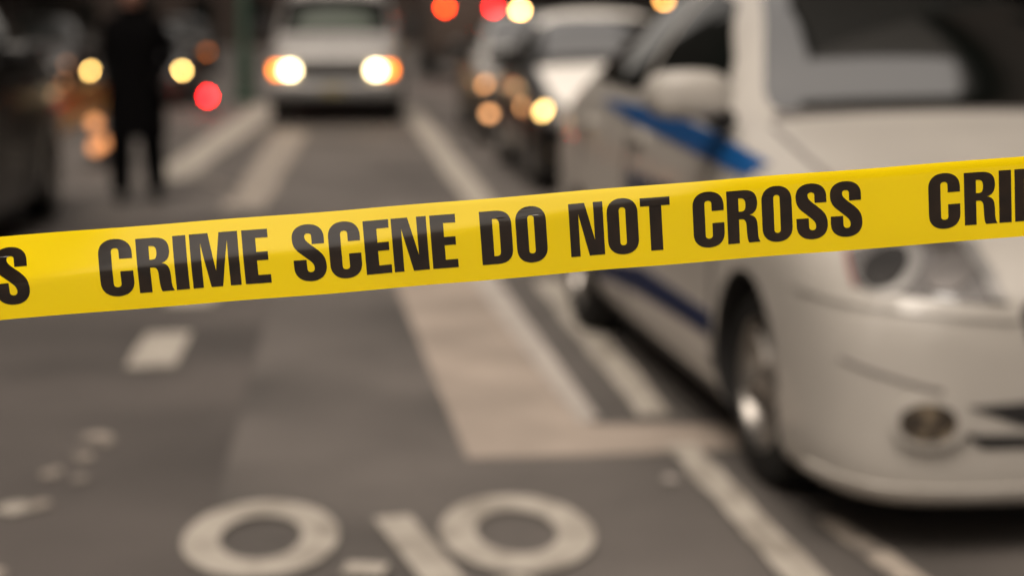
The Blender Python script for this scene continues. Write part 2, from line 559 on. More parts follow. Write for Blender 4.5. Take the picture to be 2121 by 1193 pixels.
def gS():
    p = [(.98, .66), (.98, .78)] + rounded_end(.98, .0, .78, 1.03)
    p += bez((.0, .78), (0, .60), (.12, .55), (.36, .43))
    p += bez((.36, .43), (.55, .33), (.625, .30), (.625, .21)) + rounded_end(.625, .40, .21, .14) + [(.395, .375), (0, .375), (0, .24)]
    p += rounded_end(0, 1, .24, -.03)
    p += bez((1, .24), (1, .44), (.86, .50), (.60, .63)) + bez((.60, .63), (.42, .72), (.385, .75), (.385, .81)) + rounded_end(.385, .60, .81, .862) + [(.60, .66)]
    return [p]
def gY():
    return [[(.31, 0), (.69, 0), (.69, .40), (1, 1), (.64, 1), (.5, .62), (.36, 1), (0, 1), (.31, .40)]]
def gP():
    o = [(0, 0), (.37, 0), (.37, .40), (.55, .40)] + bez((.55, .40), (.85, .40), (1, .50), (1, .70)) + bez((1, .70), (1, .92), (.85, 1), (.55, 1)) + [(0, 1)]
    i = [(.37, .55), (.37, .85), (.48, .85)] + bez((.48, .85), (.60, .85), (.63, .80), (.63, .70)) + bez((.63, .70), (.63, .60), (.60, .55), (.48, .55))
    return [o, i]
GL = dict(Y=gY, P=gP, C=gC, O=gO, I=gI, E=gE, T=gT, N=gN, M=gM, D=gD, R=gR, S=gS)
LAY = [('C', 205.9, 275.4), ('R', 284.6, 357), ('I', 361.1, 388.3), ('M', 395.8, 495.6), ('E', 504.3, 559.5),
       ('S', 607, 674.4), ('C', 682, 747.6), ('E', 755.5, 810), ('N', 813.6, 886.2), ('E', 893.5, 948),
       ('D', 996, 1061), ('O', 1069.5, 1132.6), ('N', 1180.3, 1250.7), ('O', 1258.3, 1322), ('T', 1327.8, 1389.3),
       ('C', 1435.7, 1500), ('R', 1506.4, 1573.5), ('O', 1578.4, 1640.7), ('S', 1649, 1713.7), ('S', 1720, 1785.3)]
PERIOD = s_of_px(1923.3) - s_of_px(205.9)
VB, VT = 0.193, 0.847

def lettering(shift):
    bb = MB()
    for ch, x0, x1 in LAY:
        s0, s1 = s_of_px(x0) + shift, s_of_px(x1) + shift
        loops = [[Vector((s0 + (s1 - s0) * q[0], VB + (VT - VB) * q[1], 0)) for q in lp] for lp in GL[ch]()]
        clean = []
        for lp in loops:
            c2 = []
            for q in lp:
                if not c2 or (q - c2[-1]).length > 1e-6:
                    c2.append(q)
            if (c2[0] - c2[-1]).length < 1e-6:
                c2.pop()
            clean.append(c2)
        flatv = [v for lp in clean for v in lp]
        vs = [bb.bm.verts.new(v) for v in flatv]
        for t in tessellate_polygon(clean):
            try:
                bb.bm.faces.new([vs[i] for i in t])
            except ValueError:
                pass
    for i in range(1, NV):
        v = i / NV
        if VB - 0.03 < v < VT + 0.03:
            bmesh.ops.bisect_plane(bb.bm, geom=list(bb.bm.verts) + list(bb.bm.edges) + list(bb.bm.faces), plane_co=(0, v, 0), plane_no=(0, 1, 0))
    for v in bb.bm.verts:
        v.co = tape_pt(v.co.x, v.co.y, 0.00025)
    return bb.build('lettering', INK, tape, ang=80)
for k in (-1, 0, 1):
    lettering(k * PERIOD)

# ------------------------------------------------------------------ cars
# local frame: x across (right-hand side of the car at -x), y from the nose (small) to the tail, z up
#   y,   w,    zb,  zsh,  wt,   zt,   zc
SEDAN = [(.07, .56, .20, .62, .42, .68, .70), (.11, .755, .15, .68, .58, .75, .78), (.26, .875, .115, .76, .66, .83, .87), (.52, .908, .105, .865, .69, .915, .955),
         (.95, .905, .11, .97, .71, 1.02, 1.06), (1.25, .90, .11, 1.05, .735, 1.10, 1.13), (1.40, .90, .12, 1.08, .745, 1.135, 1.155), (1.52, .90, .12, 1.09, .73, 1.225, 1.255), (1.80, .90, .125, 1.11, .68, 1.42, 1.46),
         (2.20, .90, .13, 1.12, .60, 1.585, 1.64), (2.65, .90, .135, 1.13, .58, 1.64, 1.70), (3.3, .90, .15, 1.14, .55, 1.62, 1.675), (3.9, .89, .20, 1.14, .51, 1.49, 1.53),
         (4.25, .87, .25, 1.13, .53, 1.29, 1.32), (4.55, .83, .28, 1.07, .58, 1.14, 1.165), (4.78, .74, .32, .97, .56, 1.05, 1.07)]

def body_rings(st):
    rings = []
    for (y, w_, zb, zs, wt, zt, zc) in st:
        h = zs - zb
        half = [(0, zb), (.70 * w_, zb), (w_ - .012, zb + .025), (w_ - .005, zb + .36 * h), (w_, zb + .70 * h), (w_ - .03, zs), (wt, zt), (.58 * wt, zt + .74 * (zc - zt)), (0, zc)]
        rg = [Vector((x, y, z)) for x, z in half] + [Vector((-x, y, z)) for x, z in half[-2:0:-1]]
        rings.append(rg)
    return rings

def subdivided(me_mb, name, mats, levels=2, cutters=()):
    o = me_mb.build(name, mats, smooth=True)
    m = o.modifiers.new('s', 'SUBSURF')
    m.levels = m.render_levels = levels
    tmp = []
    for c in cutters:
        bo = o.modifiers.new('b', 'BOOLEAN')
        bo.operation, bo.object, bo.solver = 'DIFFERENCE', c, 'EXACT'
        bo.material_mode = 'TRANSFER'
        tmp.append(c)
    dg = bpy.context.evaluated_depsgraph_get()
    me = bpy.data.meshes.new_from_object(o.evaluated_get(dg))
    bpy.data.objects.remove(o)
    for c in tmp:
        bpy.data.objects.remove(c)
    me.name = name
    me.polygons.foreach_set('use_smooth', [True] * len(me.polygons))
    me.set_sharp_from_angle(angle=R(42))
    return me

def dirs(kind, side=1, ang=0.0):
    if kind == 'side':
        return Vector((0, 1, 0)), Vector((0, 0, 1)), Vector((-side, 0, 0))
    if kind == 'front':
        return Vector((1, 0, 0)), Vector((0, 0, 1)), Vector((0, 1, 0))
    if kind == 'rear':
        return Vector((1, 0, 0)), Vector((0, 0, 1)), Vector((0, -1, 0))
    if kind == 'top':
        return Vector((1, 0, 0)), Vector((0, 1, 0)), Vector((0, 0, -1))
    if kind == 'corner':                      # looking at a front corner; t runs from the nose's middle outwards and back
        d = Vector((-side * math.sin(ang), math.cos(ang), 0))
        return Vector((side * math.cos(ang), math.sin(ang), 0)), Vector((0, 0, 1)), d

def patch(bvh, name, pts, proj, m, parent, off=0.005, res=0.05, sink=0.008, rounded=False, label=None):
    """a panel of the outline pts laid on the body, standing proud of it by off"""
    U, V, D = proj
    if rounded:                               # soften the corners
        q = []
        n = len(pts)
        for i in range(n):
            a, b_, c = Vector(pts[i - 1]), Vector(pts[i]), Vector(pts[(i + 1) % n])
            ra = min(0.45, rounded / max(1e-6, (b_ - a).length))
            rc = min(0.45, rounded / max(1e-6, (c - b_).length))
            p0, p2 = b_.lerp(a, ra), b_.lerp(c, rc)
            for t in (0, .25, .5, .75, 1):
                q.append(tuple(p0.lerp(b_, t).lerp(b_.lerp(p2, t), t)))
        pts = q
    out = []
    n = len(pts)
    for i in range(n):
        a, c = Vector(pts[i]), Vector(pts[(i + 1) % n])
        k = max(1, int((c - a).length / res))
        for j in range(k):
            out.append(a.lerp(c, j / k))
    xs, ys = [p.x for p in out], [p.y for p in out]
    grid = []
    gx = min(xs) + res * .5
    while gx < max(xs):
        gy = min(ys) + res * .5
        while gy < max(ys):
            ins = False
            for i in range(len(out)):
                a, c = out[i], out[i - 1]
                if (a.y > gy) != (c.y > gy) and gx < (c.x - a.x) * (gy - a.y) / (c.y - a.y) + a.x:
                    ins = not ins
            if ins and min((Vector((gx, gy)) - p).length for p in out) > res * .35:
                grid.append(Vector((gx, gy)))
            gy += res
        gx += res
    allp = out + grid
    vs, _, fs, _, _, _ = delaunay_2d_cdt(allp, [], [list(range(len(out)))], 1, 1e-5)
    bb = bmesh.new()
    bv, nm = [], {}
    for p in vs:
        o = U * p.x + V * p.y - D * 6
        hit, no, _, _ = bvh.ray_cast(o, D)
        if hit is None:
            hit, no, _, _ = bvh.find_nearest(o + D * 5)
        if no.dot(D) > 0:
            no = -no
        v = bb.verts.new(hit + no * off)
        bv.append(v)
        nm[v] = no
    for f in fs:
        try:
            bb.faces.new([bv[i] for i in f])
        except ValueError:
            pass
    bb.normal_update()
    for f in list(bb.faces):
        if f.normal.dot(D) > 0:
            f.normal_flip()
    be = [e for e in bb.edges if e.is_boundary]
    ex = bmesh.ops.extrude_edge_only(bb, edges=be)
    new = [v for v in ex['geom'] if isinstance(v, bmesh.types.BMVert)]
    for v in new:
        near = [e.other_vert(v) for e in v.link_edges if e.other_vert(v) in nm]
        v.co -= nm[near[0]] * (off + sink) if near else D * -0.01
    me = bpy.data.meshes.new(name)
    bb.to_mesh(me)
    bb.free()
    me.materials.append(m)
    me.polygons.foreach_set('use_smooth', [True] * len(me.polygons))
    me.set_sharp_from_angle(angle=R(50))
    return link(name, me, parent, label)

def ell(cx, cy, rx, ry, n=22):
    return [(cx + rx * math.cos(2 * math.pi * k / n), cy + ry * math.sin(2 * math.pi * k / n)) for k in range(n)]

_wheel = {}
def wheel_meshes(r, wd):
    key = (round(r, 3), round(wd, 3))
    if key not in _wheel:
        h = wd / 2
        t = MB().lathe([(-h, r * .66), (-h, r * .90), (-h * .86, r * .97), (-h * .5, r), (h * .5, r), (h * .86, r * .97), (h, r * .90), (h, r * .66), (-h, r * .66)], 48)
        t.lathe([(-h * .3, r * .66), (-h * .3, .01)], 24, mi=0)
        tm = t.mesh('wheel', RUBBER)
        q = MB()
        q.lathe([(h * .25, r * .64), (h * .98, r * .655), (h * 1.02, r * .63), (h * .9, r * .60), (h * .2, r * .58)], 48)
        q.lathe([(h * .2, .001), (h * .80, .001), (h * .80, r * .13), (h * .66, r * .17), (h * .2, r * .17)], 24)
        for k in range(5):
            a = 2 * math.pi * k / 5 + .3
            ca, sa = math.cos(a), math.sin(a)
            def P(x, rr, tt):
                return Vector((x, rr * ca - tt * sa, rr * sa + tt * ca))
            rings = []
            for (rr, hw, xo) in ((r * .12, r * .11, .72), (r * .35, r * .085, .74), (r * .61, r * .12, .84)):
                rings.append([P(h * (xo - .35), rr, -hw), P(h * xo, rr, -hw * .7), P(h * xo, rr, hw * .7), P(h * (xo - .35), rr, hw)])
            q.loft(rings)
        _wheel[key] = (tm, q.mesh('rim', ALLOY))
    return _wheel[key]

def add_wheels(t, xs, ys, r, wd, rear=None):
    for y in ys:
        for sx in (-1, 1):
            tm, rm = wheel_meshes(r, wd)
            o = link('wheel', tm, t)
            o.location = (sx * (xs - wd / 2 + (.04 if y > 2 else 0)), y, r)
            o.rotation_euler = (0.7 * y, 0, 0 if sx > 0 else math.pi)
            link('rim', rm, o)

def make_car(label, loc, rz, paint, flank=None, glass=GLASS, st=SEDAN, sc=(1, 1, 1), group=None, head=None, turn=None, police=False, cat='car', name='parked_car',
             wind=None, fog_on=None, repeater=None, lit=(0, 1), top=None):
    t = thing(name, label, cat, loc, rz, group)
    sx, sy, sz = sc
    st = [(a * sy, b_ * sx, c * sz, d * sz, e * sx, f * sz, g_ * sz) for (a, b_, c, d, e, f, g_) in st]
    W = .905 * sx
    AX = (.95 * sy, 3.70 * sy)
    RAD = .328
    cut = []
    for y in AX:
        for sgn in (-1, 1):
            c = MB().lathe([(W - .27, .001), (W - .27, RAD + .03), (W + .3, RAD + .03), (W + .3, .001)], 48, c=(0, y, RAD + .01))
            if sgn < 0:
                for v in c.bm.verts:
                    v.co.x *= -1
            cut.append(c.build('cutter', PLASTIC))
    me = subdivided(MB().loft(body_rings(st)), 'body', [paint], 2, cut)
    bm0 = bmesh.new()
    bm0.from_mesh(me)
    bvh = BVHTree.FromBMesh(bm0)
    bm0.free()
    link('body', me, t)
    t['_bvh'] = 0
    BV[t.name] = bvh
    Y = lambda pts: [(a * sy, b_ * sz) for a, b_ in pts]
    X = lambda pts: [(a * sx, b_ * sz) for a, b_ in pts]
    FR, RE = dirs('front'), dirs('rear')
    # windscreen and rear window
    patch(bvh, 'windscreen', X(HERO_WS if police else [(-.665, 1.215), (-.60, 1.40), (-.55, 1.585), (-.3, 1.622), (0, 1.63), (.3, 1.622), (.55, 1.585), (.60, 1.40), (.665, 1.215), (.3, 1.235), (0, 1.24), (-.3, 1.235)]),
          FR, (HERO_GLASS if police else wind or GLASS), t, off=.006, res=.04, rounded=.03)
    patch(bvh, 'rear_window', X([(-.50, 1.20), (-.53, 1.50), (0, 1.54), (.53, 1.50), (.50, 1.20)]), RE, glass, t, off=.004, rounded=.06)
    patch(bvh, 'cowl', [(-.68 * sx, 1.37 * sy), (-.66 * sx, 1.425 * sy), (-.3 * sx, 1.415 * sy), (.3 * sx, 1.415 * sy), (.66 * sx, 1.425 * sy), (.68 * sx, 1.37 * sy), (.3 * sx, 1.375 * sy), (-.3 * sx, 1.375 * sy)],
          dirs('top'), TRIM, t, off=.004)
    for sd_ in (-1, 1):
        SD = dirs('side', sd_)
        patch(bvh, 'front_side_window', Y([(1.57, 1.175), (1.80, 1.335), (2.22, 1.54), (2.62, 1.60), (2.64, 1.175)]), SD, glass, t, off=.006, res=.04, rounded=.03)
        patch(bvh, 'rear_side_window', Y([(2.72, 1.18), (2.70, 1.59), (3.25, 1.575), (3.62, 1.49), (3.86, 1.36), (3.80, 1.20)]), SD, glass, t, off=.006, res=.04, rounded=.04)
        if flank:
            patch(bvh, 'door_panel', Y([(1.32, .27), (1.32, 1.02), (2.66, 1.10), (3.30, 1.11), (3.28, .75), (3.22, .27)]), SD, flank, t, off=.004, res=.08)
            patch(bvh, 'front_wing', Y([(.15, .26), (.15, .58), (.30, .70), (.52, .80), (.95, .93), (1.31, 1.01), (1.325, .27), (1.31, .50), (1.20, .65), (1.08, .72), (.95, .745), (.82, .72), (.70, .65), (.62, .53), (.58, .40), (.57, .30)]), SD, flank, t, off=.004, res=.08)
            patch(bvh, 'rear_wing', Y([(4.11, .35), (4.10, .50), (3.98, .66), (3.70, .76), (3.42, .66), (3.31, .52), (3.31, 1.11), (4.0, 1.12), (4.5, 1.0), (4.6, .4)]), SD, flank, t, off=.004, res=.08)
        patch(bvh, 'hood_gap', [(sd_ * .705 * sx, 1.33 * sy), (sd_ * .69 * sx, 1.0 * sy), (sd_ * .655 * sx, .60 * sy), (sd_ * .60 * sx, .36 * sy), (sd_ * .584 * sx, .36 * sy), (sd_ * .64 * sx, .60 * sy), (sd_ * .674 * sx, 1.0 * sy), (sd_ * .69 * sx, 1.33 * sy)], dirs('top'), TRIM, t, off=.003, res=.04)
        for a in (1.325, 2.67, 3.66):
            zt = {1.325: 1.00, 2.67: 1.11, 3.66: 1.12}[a]
            zl = .80 if a == 3.66 else .30
            patch(bvh, 'door_gap', Y([(a, zl), (a, zt), (a + .014, zt), (a + .014, zl)]), SD, PLASTIC, t, off=.005)
        for a in (2.42, 3.44):
            h = patch(bvh, 'door_handle', Y([(a, .99), (a + .2, 1.0), (a + .2, 1.035), (a, 1.03)]), SD, flank or paint, t, off=.03, res=.04, rounded=.01)
        patch(bvh, 'sill_trim', Y([(1.36, .19), (3.28, .20), (3.28, .24), (1.36, .23)]), SD, PLASTIC, t, off=.006)
        # mirror
        mb = MB()
        mh = HERO_MIR if police else (1.03, 1.72, 1.22)
        cx, cy, cz = sd_ * mh[0] * sx, mh[1] * sy, mh[2] * sz
        rr = [(-.055, .07, .045), (-.04, .12, .068), (.0, .147, .082), (.05, .147, .080), (.075, .138, .072)]
        mb.loft([[Vector((cx + a * math.copysign(abs(math.cos(k * math.pi / 8)) ** .7, math.cos(k * math.pi / 8)), cy + dy, cz + b_ * math.copysign(abs(math.sin(k * math.pi / 8)) ** .75, math.sin(k * math.pi / 8)))) for k in range(16)] for dy, a, b_ in rr])
        mi = mb.build('side_mirror', flank or paint, t)
        MB().tube([(sd_ * .84 * sx, cy + .05, cz - .10), (cx - sd_ * .07, cy + .02, cz - .05)], [.045, .04], 10).build('mirror_arm', PLASTIC, mi)
        MB().loft([[Vector((cx + .125 * math.cos(k * math.pi / 8), cy + .078 + j * .002, cz + .064 * math.sin(k * math.pi / 8))) for k in range(16)] for j in (0, 1)]).build('mirror_glass', CHROME, mi)
        # lamps
        CO = dirs('corner', sd_, R(40))
        C2 = lambda pts: [(a * (sx + sy) / 2, b_ * sz) for a, b_ in pts]
        hl = patch(bvh, 'headlight', C2(HERO_HL if police else HEADL), CO, LENS, t, off=.006, res=.04, rounded=.03)
        for bi, (q, mm, o_) in enumerate(HERO_BOWLS if police else BOWLS):
            patch(bvh, 'lamp_bowl', C2(q), CO, head if head and bi in lit else mm, hl, off=o_, res=.03)
        if repeater and sd_ < 0:
            patch(bvh, 'side_repeater', Y([(1.12, .72), (1.12, .79), (1.22, .79), (1.22, .72)]), SD, repeater, t, off=.012, res=.04)
        if turn:
            patch(bvh, 'turn_signal', C2([(.90, .68), (.98, .70), (.98, .76), (.90, .75)]), CO, turn, hl, off=.012, res=.03)
        else:
            patch(bvh, 'side_marker', C2(HERO_MARK if police else [(1.0, .72), (1.05, .73), (1.07, .80), (1.0, .79)]), CO, mat('dull_red_lens', (0.22, 0.075, 0.06), 0.3, noise=0.1) if police else AMBERLENS, hl, off=.010, res=.03)
        fg = patch(bvh, 'fog_light', C2(HERO_FOG[0] if police else ell(.66, .40, .085, .07)), CO, paint, t, off=.028, res=.025)
        patch(bvh, 'fog_lens', C2(HERO_FOG[1] if police else ell(.66, .40, .055, .045)), CO, fog_on or FOGLENS, fg, off=.033, res=.02)
        patch(bvh, 'tail_light', X([(sd_ * .42, .86), (sd_ * .42, 1.02), (sd_ * .72, 1.05), (sd_ * .74, .88)]), RE, REDLENS, t, off=.008, rounded=.03)
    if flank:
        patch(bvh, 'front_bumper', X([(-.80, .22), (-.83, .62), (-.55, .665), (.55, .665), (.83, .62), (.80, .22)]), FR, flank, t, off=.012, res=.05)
    patch(bvh, 'grille', X([(-.36, .58), (-.40, .70), (-.33, .755), (.33, .755), (.40, .70), (.36, .58)]), FR, PLASTIC, t, off=.006, rounded=.03)
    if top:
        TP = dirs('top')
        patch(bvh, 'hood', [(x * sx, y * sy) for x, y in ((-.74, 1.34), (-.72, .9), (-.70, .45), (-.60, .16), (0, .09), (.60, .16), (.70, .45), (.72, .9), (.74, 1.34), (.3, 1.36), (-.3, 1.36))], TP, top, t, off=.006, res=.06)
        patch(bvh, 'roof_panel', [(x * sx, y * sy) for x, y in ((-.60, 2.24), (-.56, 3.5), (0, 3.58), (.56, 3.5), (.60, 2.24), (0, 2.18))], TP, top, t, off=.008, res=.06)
    if police:
        patch(bvh, 'bumper_slot', X([(-.535, .440), (-.30, .455), (.30, .455), (.535, .440), (.38, .385), (-.38, .385)]), FR, PLASTIC, t, off=.005, res=.03)
        patch(bvh, 'bumper_slot', X([(-.545, .366), (-.36, .360), (.36, .360), (.545, .366), (.49, .325), (-.49, .325)]), FR, PLASTIC, t, off=.005, res=.03)
        for sd_ in (-1, 1):
            SD = dirs('side', sd_)
            patch(bvh, 'blue_stripe', [(3.34, 1.122), (2.69, 1.128), (2.03, 1.118), (1.46, 1.085), (1.047, 1.016), (1.09, .972), (1.445, .998), (2.07, 1.031), (2.77, 1.066), (3.34, 1.112)], SD, BLUE, t, off=.007)
            patch(bvh, 'lower_stripe', [(3.28, .40), (2.378, .497), (1.9, .492), (1.34, .487), (1.34, .408), (1.98, .40), (2.5, .385), (3.28, .335)], SD, NAVY, t, off=.007)
            patch(bvh, 'bumper_lip', [(.30, .19), (.30, .215), (.70, .22), (.93, .23), (.95, .205), (.70, .195)], dirs('corner', sd_, R(40)), paint, t, off=.014, res=.04, rounded=.02)
            patch(bvh, 'bumper_ridge', [(.36, .672), (.37, .705), (.62, .722), (.80, .733), (.98, .75), (1.0, .715), (.80, .70), (.62, .69)], dirs('corner', sd_, R(40)), paint, t, off=.010, res=.04, rounded=.02)
            patch(bvh, 'bumper_crease', [(.52, .488), (.66, .525), (.80, .555), (.80, .547), (.66, .515), (.52, .476)], dirs('corner', sd_, R(40)), TRIM, t, off=.003, res=.03)
            lt = MB()
            for ch, l0, l1 in (('N', 0, .24), ('Y', .27, .53), ('P', .56, .78), ('D', .82, 1.06)):
                for lp in [[(0, 0)]]:
                    loops = [[Vector((l0 + (l1 - l0) * q[0], .66 + .21 * q[1], 0)) for q in g_] for g_ in GL[ch]()]
                    vs = [lt.bm.verts.new(v) for g_ in loops for v in g_]
                    for tr in tessellate_polygon(loops):
                        try:
                            lt.bm.faces.new([vs[i] for i in tr])
                        except ValueError:
                            pass
            for v in lt.bm.verts:
                yy = 2.58 - v.co.x if sd_ < 0 else 1.50 + v.co.x
                h, no, _, _ = bvh.ray_cast(Vector((sd_ * 4, yy, v.co.y)), Vector((-sd_, 0, 0)))
                v.co = h + Vector((sd_ * .008, 0, 0))
            lt.build('lettering', NAVY, t)
    else:
        patch(bvh, 'bumper_slot', X([(-.50, .30), (-.46, .42), (.46, .42), (.50, .30)]), FR, PLASTIC, t, off=.006, rounded=.03)
    MB().box((0, 2.30 * sy, .16 * sz), (1.40 * sx, 3.4 * sy, .12), bev=.03).build('underbody', PLASTIC, t, ang=30)
    add_wheels(t, W - .06, AX, RAD, .205)
    return t

BV = {}
HEADL = [(.46, .62), (.50, .76), (.70, .84), (1.0, .89), (1.04, .80), (.95, .68), (.70, .62)]
BOWLS = [(ell(.62, .70, .06, .06), BOWL, .010), (ell(.80, .755, .048, .044), BOWL, .010)]
# the police car's own lamps and glass (front view x,z / corner view t,z)
HERO_WS = [(-.655, 1.165), (-.67, 1.21), (-.60, 1.37), (-.49, 1.56), (-.3, 1.615), (0, 1.63), (.3, 1.615), (.49, 1.56), (.60, 1.37), (.67, 1.21), (.655, 1.165), (.3, 1.165), (0, 1.17), (-.3, 1.165)]
HERO_MIR = (.985, 1.33, 1.225)
HERO_HL = [(.845, .826), (.774, .743), (.608, .731), (.392, .713), (.439, .784), (.529, .858), (.70, .88)]
RING = mat('headlight_trim', (0.26, 0.25, 0.24), 0.35, metal=0.5, noise=0.1, nscale=12)
HERO_BOWLS = [([(.392, .713), (.439, .784), (.529, .858), (.555, .850), (.468, .780), (.425, .724)], RING, .014), (ell(.70, .792, .078, .062), RING, .009), (ell(.715, .792, .060, .050), BOWL_DARK, .013), (ell(.545, .785, .058, .045), BOWL, .012)]
HERO_MARK = [(.842, .833), (.858, .837), (.784, .745), (.770, .743)]
HERO_FOG = (ell(.552, .405, .088, .072), ell(.556, .405, .064, .052))

POLICE = make_car('white police car with a blue side stripe parked on the right behind the tape', (1.765, 4.30, 0), 0.155, WHITE, police=True, cat='police car', name='police_car', group=None)

# ------------------------------------------------------------------ the other traffic
def street_car(label, u, v, toward=True, **k):
    """a car standing in the street frame with the middle of its nose at (u, v)"""
    p = S(u, v)
    return make_car(label, (p.x, p.y, 0), SA + (0 if toward else math.pi), **k)

# row along the right-hand kerb
c1 = street_car('black parked car with sky sheen painted on hood and roof right behind the police car', 2.50, 13.9, paint=BLACK_PAINT, top=mat('hood_sky_sheen', (0.80, 0.76, 0.71), 0.4, coat=0.3, noise=0.05, nscale=3),  # pale top panels paint in the sky's reflection on black bodywork
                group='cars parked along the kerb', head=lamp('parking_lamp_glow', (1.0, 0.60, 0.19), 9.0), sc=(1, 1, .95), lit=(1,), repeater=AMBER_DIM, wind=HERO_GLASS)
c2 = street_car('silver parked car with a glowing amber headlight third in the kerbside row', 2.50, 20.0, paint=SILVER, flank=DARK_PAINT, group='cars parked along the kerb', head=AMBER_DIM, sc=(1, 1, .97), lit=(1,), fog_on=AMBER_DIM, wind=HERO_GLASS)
# left side
d1 = street_car('black car at the left edge with only its dark tail in view', -3.10, 9.0, paint=BLACK_PAINT, sc=(1, 1.0, 1.04))
d3 = street_car('dark car with both headlights on behind the standing person', -3.70, 29.6, paint=DARK_PAINT, head=HEAD_WARM, sc=(1, 1, .87), lit=(1,), group='dark cars at the far left')
d5 = street_car('dark car with dim amber lamps to the left of the one behind the person', -6.1, 32.0, paint=DARK_PAINT, head=AMBER_FAINT, sc=(1, 1, .95), lit=(1,), fog_on=AMBER_FAINT, group='dark cars at the far left')
d4 = street_car('distant dark car with an amber lamp at the far left end of the street', -4.75, 47.0, paint=DARK_PAINT, turn=AMBER_ON, head=AMBER_DIM, sc=(1, 1, 1.0), group='dark cars at the far left')

# low yellow barrier between the black car and the person
p = S(-4.05, 23.6)
jb = thing('road_barrier', 'low dull yellow road barrier running along the street left of the person', 'barrier', (p.x, p.y, 0), SA)
prof = [(-.20, 0), (-.20, .10), (-.11, .22), (-.085, .50), (.085, .50), (.11, .22), (.20, .10), (.20, 0)]
MB().loft([[Vector((x, y, z)) for x, z in prof] for y in (-4.2, -1.4, 1.4, 4.2)]).build('segment', TAXI, jb, ang=30)
MB().box((0, 0, .515), (.19, 8.3, .028), bev=.006).build('cap_rail', TAXI, jb, ang=30)

